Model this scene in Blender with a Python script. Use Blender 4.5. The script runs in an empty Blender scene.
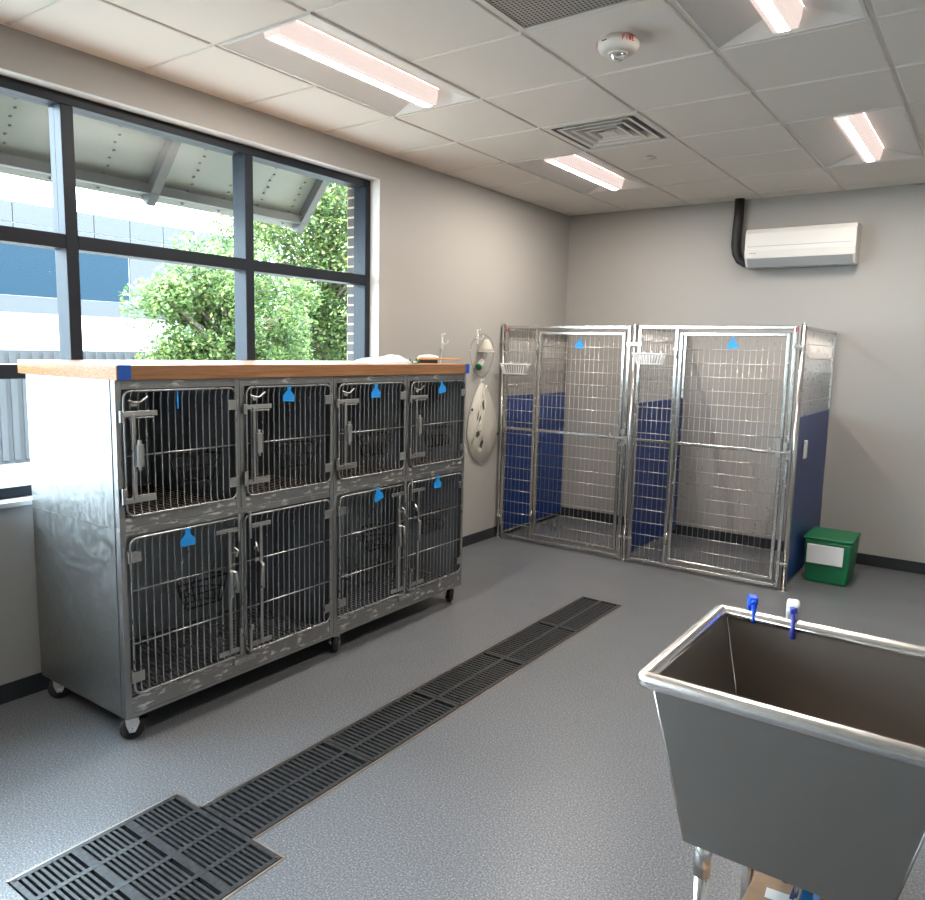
import bpy, math, random
from mathutils import Vector, Matrix
random.seed(7)
C = bpy.context.scene.collection
sc = bpy.context.scene

# ------------------------------------------------------------------ helpers
def wloc(o):
    v = Vector((0, 0, 0))
    while o is not None:
        v += o.location; o = o.parent
    return v

class MB:
    def __init__(s):
        s.v = []; s.f = []; s.m = []; s.s = []
    def add(s, vs, fs, mi=0, smooth=False):
        b = len(s.v); s.v += [tuple(v) for v in vs]
        for f in fs:
            s.f.append([b + i for i in f]); s.m.append(mi); s.s.append(smooth)
        return s
    def box(s, x0, x1, y0, y1, z0, z1, mi=0):
        vs = [(x, y, z) for z in (z0, z1) for y in (y0, y1) for x in (x0, x1)]
        return s.add(vs, [(0, 2, 3, 1), (4, 5, 7, 6), (0, 1, 5, 4), (2, 6, 7, 3), (0, 4, 6, 2), (1, 3, 7, 5)], mi)
    def quad(s, a, b, c, d, mi=0):
        return s.add([a, b, c, d], [(0, 1, 2, 3)], mi)
    def tube(s, pts, r, n=8, closed=False, mi=0):
        P = [Vector(p) for p in pts]; N = len(P)
        rs = r if isinstance(r, (list, tuple)) else [r] * N
        T = []
        for i in range(N):
            if closed: t = P[(i + 1) % N] - P[i - 1]
            else: t = P[min(i + 1, N - 1)] - P[max(i - 1, 0)]
            T.append(t.normalized())
        a = Vector((0, 0, 1)) if abs(T[0].z) < .9 else Vector((1, 0, 0))
        u = T[0].cross(a).normalized(); vs = []
        for i in range(N):
            u = (u - T[i] * u.dot(T[i])).normalized(); w = T[i].cross(u)
            for k in range(n):
                an = 2 * math.pi * k / n
                vs.append(P[i] + (u * math.cos(an) + w * math.sin(an)) * rs[i])
        fs = []
        for i in range(N if closed else N - 1):
            j = (i + 1) % N
            for k in range(n):
                fs.append((i * n + k, i * n + (k + 1) % n, j * n + (k + 1) % n, j * n + k))
        s.add(vs, fs, mi, True)
        if not closed:
            b = len(s.v) - len(vs)
            s.f.append([b + k for k in range(n)][::-1]); s.m.append(mi); s.s.append(False)
            s.f.append([b + (N - 1) * n + k for k in range(n)]); s.m.append(mi); s.s.append(False)
        return s
    def cyl(s, p0, p1, r0, r1=None, n=20, mi=0):
        return s.tube([p0, p1], [r0, r0 if r1 is None else r1], n, False, mi)
    def lathe(s, prof, c, axis='z', n=28, mi=0, smooth=True):
        vs = []; k = len(prof)
        for i in range(n):
            a = 2 * math.pi * i / n
            for r, h in prof:
                p = (r * math.cos(a), r * math.sin(a), h)
                if axis == 'x': p = (p[2], p[0], p[1])
                elif axis == 'y': p = (p[1], p[2], p[0])
                vs.append((c[0] + p[0], c[1] + p[1], c[2] + p[2]))
        fs = [(i * k + j, ((i + 1) % n) * k + j, ((i + 1) % n) * k + j + 1, i * k + j + 1) for i in range(n) for j in range(k - 1)]
        return s.add(vs, fs, mi, smooth)
    def prism(s, poly, axis, a0, a1, mi=0):
        def pt(p, a):
            return {'x': (a, p[0], p[1]), 'y': (p[0], a, p[1]), 'z': (p[0], p[1], a)}[axis]
        n = len(poly); vs = [pt(p, a0) for p in poly] + [pt(p, a1) for p in poly]
        fs = [list(range(n))[::-1], [n + i for i in range(n)]] + [(i, (i + 1) % n, n + (i + 1) % n, n + i) for i in range(n)]
        return s.add(vs, fs, mi)
    def rot(s, ang, c, axis='Z', start=0):
        M = Matrix.Rotation(ang, 3, axis); c = Vector(c)
        for i in range(start, len(s.v)): s.v[i] = tuple(M @ (Vector(s.v[i]) - c) + c)
        return s
    def build(s, name, mats, parent=None, bevel=0, seg=2, solid=0, label=None):
        if not isinstance(mats, (list, tuple)): mats = [mats]
        o0 = wloc(parent) if parent else Vector((0, 0, 0))
        me = bpy.data.meshes.new(name)
        me.from_pydata([tuple(Vector(v) - o0) for v in s.v], [], s.f)
        for m in mats: me.materials.append(m)
        me.polygons.foreach_set('material_index', s.m)
        me.polygons.foreach_set('use_smooth', s.s)
        me.update()
        o = bpy.data.objects.new(name, me); C.objects.link(o)
        if parent: o.parent = parent
        if solid:
            mo = o.modifiers.new('solid', 'SOLIDIFY'); mo.thickness = solid; mo.offset = 0
        if bevel:
            mo = o.modifiers.new('bevel', 'BEVEL'); mo.width = bevel; mo.segments = seg; mo.limit_method = 'ANGLE'; mo.angle_limit = .6
        if label: o['label'] = label
        return o

def thing(name, loc, label, cat, group=None):
    o = bpy.data.objects.new(name, None); C.objects.link(o)
    o.empty_display_size = .05
    o.location = loc
    return tag(o, label, cat, group)
def tag(o, label, cat, group=None, kind=None):
    o['label'] = label; o['category'] = cat
    if group: o['group'] = group
    if kind: o['kind'] = kind
    return o
def struct(o):
    o['kind'] = 'structure'; return o
def sroot(name, loc):
    o = bpy.data.objects.new(name, None); C.objects.link(o); o.location = loc; return struct(o)

def arc(c, r, a0, a1, n, plane='yz', k=0):
    out = []
    for i in range(n + 1):
        a = math.radians(a0 + (a1 - a0) * i / n); p = (c[0] + r * math.cos(a), c[1] + r * math.sin(a))
        out.append({'yz': (k, p[0], p[1]), 'xz': (p[0], k, p[1]), 'xy': (p[0], p[1], k)}[plane])
    return out
def rrect(a0, a1, b0, b1, r, plane='yz', k=0, n=5):
    out = []
    for (ca, cb, s) in ((a1 - r, b1 - r, 0), (a0 + r, b1 - r, 90), (a0 + r, b0 + r, 180), (a1 - r, b0 + r, 270)):
        out += arc((ca, cb), r, s, s + 90, n, plane, k)
    return out

# ------------------------------------------------------------------ materials
def mat(name, col, rough=.5, metal=0, **kw):
    m = bpy.data.materials.new(name); m.use_nodes = True
    b = m.node_tree.nodes['Principled BSDF']
    b.inputs['Base Color'].default_value = (*col, 1)
    b.inputs['Roughness'].default_value = rough; b.inputs['Metallic'].default_value = metal
    for k, v in kw.items():
        b.inputs[k].default_value = v
    return m
def nt(m): return m.node_tree.nodes, m.node_tree.links, m.node_tree.nodes['Principled BSDF']
def coord(m, scale=(1, 1, 1), kind='Object'):
    n, l, b = nt(m)
    tc = n.new('ShaderNodeTexCoord'); mp = n.new('ShaderNodeMapping'); mp.inputs['Scale'].default_value = scale
    l.new(tc.outputs[kind], mp.inputs['Vector']); return mp.outputs['Vector']
def noise(m, vec, scale, detail=3, rough=.5):
    n, l, b = nt(m); t = n.new('ShaderNodeTexNoise')
    t.inputs['Scale'].default_value = scale; t.inputs['Detail'].default_value = detail; t.inputs['Roughness'].default_value = rough
    l.new(vec, t.inputs['Vector']); return t.outputs['Fac']
def ramp(m, fac, stops):
    n, l, b = nt(m); r = n.new('ShaderNodeValToRGB'); e = r.color_ramp.elements
    while len(e) < len(stops): e.new(.5)
    for i, (p, c) in enumerate(stops):
        e[i].position = p; e[i].color = (*c, 1) if len(c) == 3 else c
    l.new(fac, r.inputs['Fac']); return r.outputs['Color']
def mixc(m, fac, a, b_):
    n, l, b = nt(m); x = n.new('ShaderNodeMix'); x.data_type = 'RGBA'
    l.new(fac, x.inputs['Factor'])
    for s, v in ((6, a), (7, b_)):
        if isinstance(v, tuple): x.inputs[s].default_value = (*v, 1)
        else: l.new(v, x.inputs[s])
    return x.outputs[2]
def bump(m, h, strength=.1, dist=.002):
    n, l, b = nt(m); x = n.new('ShaderNodeBump'); x.inputs['Strength'].default_value = strength; x.inputs['Distance'].default_value = dist
    l.new(h, x.inputs['Height']); l.new(x.outputs['Normal'], b.inputs['Normal'])
def setcol(m, c): nt(m)[1].new(c, nt(m)[2].inputs['Base Color'])
def setrough(m, c): nt(m)[1].new(c, nt(m)[2].inputs['Roughness'])

wallpaint = mat('wall_paint', (.385, .37, .345), .6)
v = coord(wallpaint); bump(wallpaint, noise(wallpaint, v, 180, 2), .08, .001)
whitepaint = mat('jamb_white', (.60, .60, .58), .5)
tilem = mat('ceiling_tile', (.80, .75, .685), .9)
v = coord(tilem); bump(tilem, noise(tilem, v, 260, 4, .7), .25, .002)
gridm = mat('grid_white', (.76, .72, .66), .5)
floorm = mat('vinyl_floor', (.2, .2, .2), .36)
v = coord(floorm)
n1 = noise(floorm, v, 150, 2, .8)
c1 = ramp(floorm, n1, [(.30, (.044, .047, .054)), (.45, (.108, .113, .124)), (.55, (.152, .159, .172)), (.70, (.32, .326, .34))])
setcol(floorm, c1)
rr = ramp(floorm, noise(floorm, v, 2.2, 4), [(.3, (.30,) * 3), (.7, (.42,) * 3)]); setrough(floorm, rr)
bump(floorm, n1, .06, .001)
basem = mat('vinyl_base', (.022, .026, .03), .35)
darkm = mat('pit_dark', (.012, .012, .013), .6)

def steel(name, col=(.56, .55, .53), r0=.22, r1=.36, sc=(1, 1, 1), scuff=False):
    m = mat(name, col, .3, 1)
    v = coord(m, sc); f = noise(m, v, 40, 3)
    setrough(m, ramp(m, f, [(.3, (r0,) * 3), (.7, (r1,) * 3)]))
    if scuff:
        n, l, b = nt(m)
        v2 = coord(m, (1, .5, 2.4))
        k = ramp(m, noise(m, v2, 26, 6, .68), [(.545, (0, 0, 0)), (.585, (1, 1, 1))])
        k2 = ramp(m, noise(m, coord(m, (1, 1, .6)), 7, 2), [(.45, (0, 0, 0)), (.55, (1, 1, 1))])
        mu = n.new('ShaderNodeMath'); mu.operation = 'MULTIPLY'; l.new(k, mu.inputs[0]); l.new(k2, mu.inputs[1])
        setcol(m, mixc(m, mu.outputs[0], tuple(col), (.72, .70, .66)))
        inv = n.new('ShaderNodeMath'); inv.operation = 'SUBTRACT'; inv.inputs[0].default_value = 1; l.new(mu.outputs[0], inv.inputs[1])
        l.new(inv.outputs[0], b.inputs['Metallic'])
    return m
frame_steel = steel('cage_frame_steel', (.35, .35, .345), .32, .5)
scuffed = steel('scuffed_frame_steel', (.32, .32, .315), .34, .5, (1, 1, 1), True)
wire_steel = steel('door_wire_steel', (.42, .425, .425), .25, .38)
latch_steel = steel('latch_steel', (.46, .455, .44), .3, .42)
chrome = steel('kennel_chrome', (.74, .73, .71), .13, .22)
kenframe = steel('kennel_frame_steel', (.60, .58, .55), .18, .28)
kenwire = steel('kennel_wire', (.58, .57, .55), .25, .38)
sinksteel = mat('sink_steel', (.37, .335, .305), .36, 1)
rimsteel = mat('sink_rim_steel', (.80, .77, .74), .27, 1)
inner = mat('cage_inner_panel', (.34, .37, .41), .5, .2)
innermat = mat('cage_floor_mat', (.14, .15, .165), .75)
brownmat = mat('worn_brown_mat', (.16, .12, .10), .8)
v = coord(brownmat, (1, 1, 1)); setcol(brownmat, ramp(brownmat, noise(brownmat, v, 30, 4), [(.35, (.12, .095, .085)), (.65, (.36, .29, .25))]))
blackwire = mat('black_wire', (.008, .008, .01), .4)
tagblue = mat('tag_blue', (.015, .33, .88), .45)
tapeblue = mat('tape_blue', (.01, .10, .50), .6)
redm = mat('label_red', (.55, .02, .03), .5)
whiteplastic = mat('white_plastic', (.78, .78, .77), .4)
greywhite = mat('soft_white', (.70, .66, .61), .55)
bluepanel = mat('blue_panel', (.006, .040, .19), .38)
blackrubber = mat('black_rubber', (.012, .012, .013), .55)
gratem = mat('grate_black', (.022, .024, .027), .40)
v = coord(gratem); f = noise(gratem, v, 60, 4)
setcol(gratem, ramp(gratem, f, [(.35, (.012, .013, .015)), (.72, (.05, .052, .056))]))
wood = mat('laminate_wood', (.42, .21, .09), .28)
v = coord(wood, (6, .55, 14)); f = noise(wood, v, 9, 6, .6)
setcol(wood, ramp(wood, f, [(.3, (.27, .115, .045)), (.5, (.36, .165, .068)), (.72, (.46, .23, .10))]))
brushwood = mat('brush_wood', (.50, .27, .11), .4)
framedark = mat('window_frame_dark', (.010, .014, .021), .45, 0, **{'Specular IOR Level': .22})
brickm = mat('grey_brick', (.2, .2, .2), .8)
n, l, b = nt(brickm)
tc = n.new('ShaderNodeTexCoord'); mp = n.new('ShaderNodeMapping'); mp.inputs['Rotation'].default_value = (math.pi / 2, 0, 0)
l.new(tc.outputs['Object'], mp.inputs['Vector']); bk = n.new('ShaderNodeTexBrick')
bk.inputs['Scale'].default_value = 1; bk.inputs['Brick Width'].default_value = .2; bk.inputs['Row Height'].default_value = .067; bk.inputs['Mortar Size'].default_value = .007
bk.inputs['Color1'].default_value = (.065, .058, .055, 1); bk.inputs['Color2'].default_value = (.05, .044, .042, 1); bk.inputs['Mortar'].default_value = (.40, .31, .19, 1)
l.new(mp.outputs['Vector'], bk.inputs['Vector']); l.new(bk.outputs['Color'], b.inputs['Base Color'])
awnm = mat('awning_metal', (.20, .215, .195), .5)
awnframe = mat('awning_frame', (.06, .06, .058), .5)
facade = mat('facade_panel', (.055, .055, .056), .8, 0, **{'Specular IOR Level': .05})
facadewhite = mat('facade_white', (.55, .55, .55), .6)
blueglass = mat('facade_glass', (.005, .016, .026), .6, 0, **{'Specular IOR Level': .1})
groundm = mat('outside_concrete', (.16, .157, .15), .9)
bark = mat('tree_bark', (.10, .075, .05), .9)
cardboard = mat('cardboard', (.36, .22, .13), .85)
v = coord(cardboard); setcol(cardboard, ramp(cardboard, noise(cardboard, v, 12, 3), [(.3, (.30, .185, .11)), (.7, (.42, .26, .16))]))
inkblue = mat('ink_blue', (.012, .03, .12), .7)
greenp = mat('green_plastic', (.005, .16, .06), .45)
sprayblue = mat('sprayer_blue', (.004, .09, .80), .4)
sprayindigo = mat('sprayer_indigo', (.06, .07, .42), .45)
acwhite = mat('ac_white', (.74, .72, .68), .4)
acgrey = mat('ac_grey', (.36, .37, .38), .5)
greendot = mat('green_print', (.01, .16, .05), .5)

def glassy(name, tint, mixfac=None, rough=.02, fres=1.45):
    m = bpy.data.materials.new(name); m.use_nodes = True
    n, l = m.node_tree.nodes, m.node_tree.links; n.clear()
    out = n.new('ShaderNodeOutputMaterial'); t = n.new('ShaderNodeBsdfTransparent'); g = n.new('ShaderNodeBsdfGlossy'); mx = n.new('ShaderNodeMixShader')
    t.inputs[0].default_value = (*tint, 1); g.inputs['Roughness'].default_value = rough
    if mixfac is None:
        f = n.new('ShaderNodeFresnel'); f.inputs['IOR'].default_value = fres; l.new(f.outputs[0], mx.inputs[0])
    else: mx.inputs[0].default_value = mixfac
    l.new(t.outputs[0], mx.inputs[1]); l.new(g.outputs[0], mx.inputs[2]); l.new(mx.outputs[0], out.inputs[0])
    return m
glass = glassy('window_glass', (.95, .98, .97), .010, .22)
clearplastic = glassy('clear_plastic', (.93, .94, .94), .18, .12)
def translucent(name, col, alpha):
    m = mat(name, col, .35); m.node_tree.nodes['Principled BSDF'].inputs['Alpha'].default_value = alpha; return m
conem = translucent('cone_plastic', (.66, .63, .55), .70)
bagm = translucent('bag_plastic', (.74, .80, .86), .42)
clearknob = mat('strobe_lens', (.9, .9, .9), .08, 0, **{'Transmission Weight': .85, 'IOR': 1.45})

def emit(name, col, s):
    m = mat(name, (.25, .25, .25), .6); b = m.node_tree.nodes['Principled BSDF']
    b.inputs['Emission Color'].default_value = (*col, 1); b.inputs['Emission Strength'].default_value = s; return m
LENS_HOT, LENS_SIDE = 92.0, .31
lens_hot = emit('lens_lit', (1, .91, .82), LENS_HOT)
lens_side = emit('lens_edge_lit', (1, .80, .73), LENS_SIDE)
troffer = mat('troffer_white', (.70, .675, .64), .45)
eggm = mat('perforated_return', (.30, .27, .24), .6)
n, l, b = nt(eggm); v = coord(eggm, (58, 58, 58))
vo = n.new('ShaderNodeTexVoronoi'); vo.feature = 'F1'; vo.inputs['Randomness'].default_value = 0; vo.inputs['Scale'].default_value = 1
vo.voronoi_dimensions = '2D'
l.new(v, vo.inputs['Vector'])
setcol(eggm, ramp(eggm, vo.outputs['Distance'], [(.30, (.05, .045, .04)), (.38, (.46, .42, .37))]))

leafm = bpy.data.materials.new('leaves'); leafm.use_nodes = True
n, l, b = nt(leafm)
geo = n.new('ShaderNodeNewGeometry')
cl = ramp(leafm, geo.outputs['Random Per Island'], [(0, (.02, .045, .014)), (.45, (.062, .108, .028)), (.85, (.135, .19, .05)), (1, (.21, .20, .065))])
out = n['Material Output']; tr = n.new('ShaderNodeBsdfTranslucent'); mx = n.new('ShaderNodeMixShader'); mx.inputs[0].default_value = .5
l.new(cl, b.inputs['Base Color']); l.new(cl, tr.inputs['Color']); b.inputs['Roughness'].default_value = .5
l.new(b.outputs[0], mx.inputs[1]); l.new(tr.outputs[0], mx.inputs[2]); l.new(mx.outputs[0], out.inputs['Surface'])

# ------------------------------------------------------------------ room shell
H = 2.957; XR = 4.75; YF = -9.3
WY0, WY1, WZ0, WZ1 = -8.98, -2.745, .92, 2.78
m = MB()
gx0, gx1, gy0, gy1 = 1.375, 1.663, -5.205, -2.19            # trench
sx0, sx1, sy0, sy1 = 1.237, 1.817, -5.795, -5.21            # square pit
xs = [0, sx0, gx0, gx1, sx1, XR]; ys = [YF, sy0, sy1, gy1, 0]
for i in range(5):
    for j in range(4):
        if j == 2 and i == 2: continue
        if j == 1 and i in (1, 2, 3): continue
        m.quad((xs[i], ys[j], 0), (xs[i + 1], ys[j], 0), (xs[i + 1], ys[j + 1], 0), (xs[i], ys[j + 1], 0))
for (a0, a1, b0, b1) in ((gx0, gx1, sy1, gy1), (sx0, sx1, sy0, sy1)):
    m.quad((a0, b0, -.10), (a1, b0, -.10), (a1, b1, -.10), (a0, b1, -.10), 1)
    m.quad((a0, b0, 0), (a1, b0, 0), (a1, b0, -.1), (a0, b0, -.1), 1); m.quad((a1, b1, 0), (a0, b1, 0), (a0, b1, -.1), (a1, b1, -.1), 1)
    m.quad((a0, b1, 0), (a0, b0, 0), (a0, b0, -.1), (a0, b1, -.1), 1); m.quad((a1, b0, 0), (a1, b1, 0), (a1, b1, -.1), (a1, b0, -.1), 1)
struct(m.build('floor', [floorm, darkm]))

# left wall with the window opening (0.19 m inner leaf), brick outside
m = MB()
m.box(-.19, 0, WY1, .15, 0, 3.3); m.box(-.19, 0, YF, WY0, 0, 3.3); m.box(-.19, 0, WY0, WY1, 0, WZ0); m.box(-.19, 0, WY0, WY1, WZ1, 3.3)
struct(m.build('wall_left', wallpaint))
m = MB()
m.box(-.30, -.191, WY1 - .005, .15, -.2, 3.6); m.box(-.30, -.191, YF, WY0, -.2, 3.6); m.box(-.30, -.191, WY0, WY1 - .005, -.2, WZ0); m.box(-.30, -.191, WY0, WY1 - .005, WZ1, 3.6)
struct(m.build('wall_outside', brickm))
struct(MB().box(0, XR, 0, .15, 0, 3.3).build('wall_back', wallpaint))
struct(MB().box(XR, XR + .15, YF, .15, 0, 3.3).build('wall_right', wallpaint))
struct(MB().box(-.19, XR + .15, YF - .15, YF, 0, 3.3).build('wall_front', wallpaint))
struct(MB().box(-.3, XR + .15, YF - .15, .15, 3.3, 3.45).build('trim_1', darkm))
for nm, a in (('baseboard_left', (0, .007, YF, 0, 0, .09)), ('baseboard_back', (.007, XR, -.007, 0, 0, .092)), ('baseboard_right', (XR - .007, XR, YF, -.007, 0, .09))):
    struct(MB().box(*a).build(nm, basem, bevel=.002))
# white returns of the window opening
m = MB()
m.box(-.082, .001, WY1 - .004, WY1 + .0, WZ0, WZ1); m.box(-.082, .001, WY0, WY0 + .004, WZ0, WZ1); m.box(-.082, .001, WY0, WY1, WZ1 - .004, WZ1)
struct(m.build('trim_2', whitepaint))
struct(MB().box(-.08, .02, WY0 - .02, WY1 + .0, WZ0 - .02, WZ0 + .004).build('trim_3', whitepaint, bevel=.003))

# window
win = sroot('window_1', (-.13, (WY0 + WY1) / 2, WZ0))
def fr(name, y0, y1, z0, z1, x0=-.19, x1=-.08): MB().box(x0, x1, y0, y1, z0, z1).build(name, framedark, win, bevel=.003)
y0, y1, z0, z1 = WY0 + .004, WY1 - .004, WZ0 + .004, WZ1 - .004
fr('window_frame', y1 - .05, y1, z0, z1); fr('window_frame', y0, y0 + .05, z0, z1); fr('window_frame', y0 + .05, y1 - .05, z1 - .05, z1); fr('window_frame', y0 + .05, y1 - .05, z0, z0 + .05)
mull = [-3.78, -4.82, -5.86, -6.90, -7.94]
for q in mull: fr('mullion', q - .03, q + .03, z0 + .05, z1 - .05)
ed = [y1 - .02] + mull + [y0 + .02]
cols = [(ed[k + 1] + .03, ed[k] - .03) for k in range(len(ed) - 1)]
for (a, b_) in cols:
    for tz in (2.108, 1.50): fr('transom', a, b_, tz - .033, tz + .033)
    for (q0, q1) in ((z0 + .05, 1.467), (1.533, 2.075), (2.141, z1 - .05)):
        MB().box(-.142, -.138, a, b_, q0, q1).build('window_pane', glass, win)

# ceiling: grid plane plus drop-edge tiles, openings for fixtures
T = .6096
LX = [-.0276 + i * T for i in range(0, 9)]
def CY(j): return -4.4947 + j * T
fix = [(1, 0), (1, 4), (4, 0), (4, 4), (1, -5)]     # troffers, two tiles long
occ = {}
for (i, j) in fix: occ[(i, j)] = occ[(i, j + 1)] = 'f'
occ[(2, 3)] = 'd'; occ[(3, 0)] = 'e'
m = MB()
G = .011
for i in range(0, 8):
    for j in range(-8, 8):
        a0, a1 = max(LX[i], 0), min(LX[i + 1], XR); b0, b1 = max(CY(j), YF), min(CY(j + 1), 0)
        if a1 - a0 < .03 or b1 - b0 < .03: continue
        if occ.get((i, j)) == 'f' or occ.get((i, j)) in ('d', 'e'): continue
        x0_, x1_, y0_, y1_ = a0 + G, a1 - G, b0 + G, b1 - G
        # tile body with a small chamfer all round
        e = .004
        vs = [(x0_, y0_, H + .012), (x1_, y0_, H + .012), (x1_, y1_, H + .012), (x0_, y1_, H + .012),
              (x0_, y0_, H + e), (x1_, y0_, H + e), (x1_, y1_, H + e), (x0_, y1_, H + e),
              (x0_ + e, y0_ + e, H), (x1_ - e, y0_ + e, H), (x1_ - e, y1_ - e, H), (x0_ + e, y1_ - e, H)]
        fs = [(8, 11, 10, 9)] + [(k, (k + 1) % 4, 4 + (k + 1) % 4, 4 + k) for k in range(4)] + [(4 + k, 4 + (k + 1) % 4, 8 + (k + 1) % 4, 8 + k) for k in range(4)]
        m.add(vs, fs, 0)
# tee grid faces (thin strips) above the tile faces
for i in range(1, 9):
    if LX[i] < XR: m.box(LX[i] - .012, LX[i] + .012, YF, 0, H + .008, H + .014, 1)
for j in range(-7, 8):
    if not YF < CY(j) < 0: continue
    for i in range(0, 8):
        if (i, j) in occ and occ.get((i, j)) == occ.get((i, j - 1)) == 'f': continue
        m.box(max(LX[i], 0), min(LX[i + 1], XR), CY(j) - .012, CY(j) + .012, H + .0085, H + .0145, 1)
struct(m.build('ceiling', [tilem, gridm]))
m = MB(); w = .02
m.box(0, w, YF, 0, H - .001, H + .006); m.box(w, XR, -w, 0, H - .001, H + .006); m.box(XR - w, XR, YF, -w, H - .001, H + .006)
struct(m.build('trim_4', gridm))

# troffers
flab = {(1, 0): 'lit recessed ceiling light running along above the window, nearest the camera on that side',
        (1, 4): 'lit recessed ceiling light between the square air diffuser and the window-side wall',
        (4, 0): 'lit recessed ceiling light beside the fire alarm strobe',
        (4, 4): 'lit recessed ceiling light above the wall air conditioner',
        (1, -5): 'lit recessed ceiling light on the window side, behind the camera',
        (4, -5): 'lit recessed ceiling light on the sink side, behind the camera'}
for (i, j) in fix:
    a0, a1, b0, b1 = LX[i], LX[i + 1], CY(j), CY(j + 2); cx = (a0 + a1) / 2
    t = thing('ceiling_light', (cx, (b0 + b1) / 2, H), flab[(i, j)], 'ceiling light', 'recessed ceiling lights')
    g = .010; lw = .062; zt = H + .075
    x0_, x1_, y0_, y1_ = a0 + g, a1 - g, b0 + g, b1 - g
    m = MB()
    # flange
    m.box(x0_, x0_ + .014, y0_, y1_, H - .002, H + .010); m.box(x1_ - .014, x1_, y0_, y1_, H - .002, H + .010)
    m.box(x0_ + .014, x1_ - .014, y0_, y0_ + .014, H - .002, H + .010); m.box(x0_ + .014, x1_ - .014, y1_ - .014, y1_, H - .002, H + .010)
    # sloping reflectors either side and closed ends
    xa, xb, ya, yb = x0_ + .014, x1_ - .014, y0_ + .014, y1_ - .014; e = .040
    m.build('frame', troffer, t)
    m = MB()
    m.quad((xa, ya, H), (xa, yb, H), (cx - lw, yb - e, zt), (cx - lw, ya + e, zt))
    m.quad((xb, yb, H), (xb, ya, H), (cx + lw, ya + e, zt), (cx + lw, yb - e, zt))
    m.quad((xb, ya, H), (xa, ya, H), (cx - lw, ya + e, zt), (cx + lw, ya + e, zt)); m.quad((xa, yb, H), (xb, yb, H), (cx + lw, yb - e, zt), (cx - lw, yb - e, zt))
    m.quad((cx - lw, ya + e, zt), (cx - lw, yb - e, zt), (cx + lw, yb - e, zt), (cx + lw, ya + e, zt))
    m.build('reflector', troffer, t)
    m = MB()
    pr = [(cx - lw, zt - .002), (cx - lw + .004, zt - .04), (cx - lw + .014, H - .004), (cx - .028, H - .005), (cx + .016, H - .005), (cx + lw - .014, H - .004), (cx + lw - .004, zt - .04), (cx + lw, zt - .002)]
    yA, yB = ya + e + .004, yb - e - .004
    for k in range(7):
        p, q = pr[k], pr[k + 1]
        m.quad((p[0], yA, p[1]), (p[0], yB, p[1]), (q[0], yB, q[1]), (q[0], yA, q[1]), 0 if k == 3 else 1)
    m.add([(p[0], yA, p[1]) for p in pr], [tuple(range(8))], 1); m.add([(p[0], yB, p[1]) for p in pr], [tuple(range(8))[::-1]], 1)
    m.build('light_lens', [lens_hot, lens_side], t)

# supply diffuser
cx, cy = (LX[2] + LX[3]) / 2, (CY(3) + CY(4)) / 2
t = thing('air_diffuser', (cx, cy, H), 'square white louvered air diffuser in the ceiling with stepped vanes', 'air vent')
def ring(m, h0, z0, h1, z1, th=.002):
    for k in range(4):
        s = [(-1, -1), (1, -1), (1, 1), (-1, 1)]; p, q = s[k], s[(k + 1) % 4]
        m.quad((cx + p[0] * h0, cy + p[1] * h0, z0), (cx + q[0] * h0, cy + q[1] * h0, z0), (cx + q[0] * h1, cy + q[1] * h1, z1), (cx + p[0] * h1, cy + p[1] * h1, z1))
m = MB(); ring(m, .298, H - .001, .262, H - .001); ring(m, .298, H + .012, .298, H - .001); m.build('frame', gridm, t, solid=.002)
m = MB(); ring(m, .262, H, .262, H + .16); m.quad((cx - .262, cy - .262, H + .16), (cx + .262, cy - .262, H + .16), (cx + .262, cy + .262, H + .16), (cx - .262, cy + .262, H + .16)); m.build('plenum', acgrey, t)
for h in (.232, .172, .112):
    m = MB(); ring(m, h, H - .004, h - .022, H + .0); ring(m, h - .022, H + .0, h - .045, H + .042); m.build('vane', gridm, t, solid=.003)
m = MB(); ring(m, .052, H - .004, .02, H - .004); m.quad((cx - .02, cy - .02, H - .004), (cx + .02, cy - .02, H - .004), (cx + .02, cy + .02, H - .004), (cx - .02, cy + .02, H - .004)); m.build('centre_plate', gridm, t, solid=.003)

# egg-crate return
cx, cy = (LX[3] + LX[4]) / 2, (CY(0) + CY(1)) / 2
t = thing('return_grille', (cx, cy, H), 'square perforated return air grille in the ceiling', 'air vent')
m = MB(); ring(m, .298, H - .001, .272, H - .001); ring(m, .298, H + .012, .298, H - .001); m.build('frame', gridm, t, solid=.002)
MB().box(cx - .272, cx + .272, cy - .272, cy + .272, H + .002, H + .006).build('perforated_panel', eggm, t)

# fire strobe
sx, sy = 2.115, -3.62
t = thing('fire_alarm_strobe', (sx, sy, H), 'round white ceiling fire alarm strobe with red FIRE lettering and clear flash', 'fire alarm')
MB().lathe([(0, 0), (.066, 0), (.066, -.012), (.086, -.018), (.088, -.034), (.078, -.052), (.060, -.060), (0, -.060)], (sx, sy, H), n=40).build('housing', greywhite, t)
MB().lathe([(.030, -.060), (.030, -.068), (.028, -.078), (.018, -.088), (0, -.092)], (sx, sy, H), n=24).build('flash_lens', clearknob, t)
m = MB(); m.lathe([(.042, -.0605), (.040, -.066), (.032, -.067), (.030, -.060)], (sx, sy, H), n=32); m.build('bezel', greywhite, t)
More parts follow.
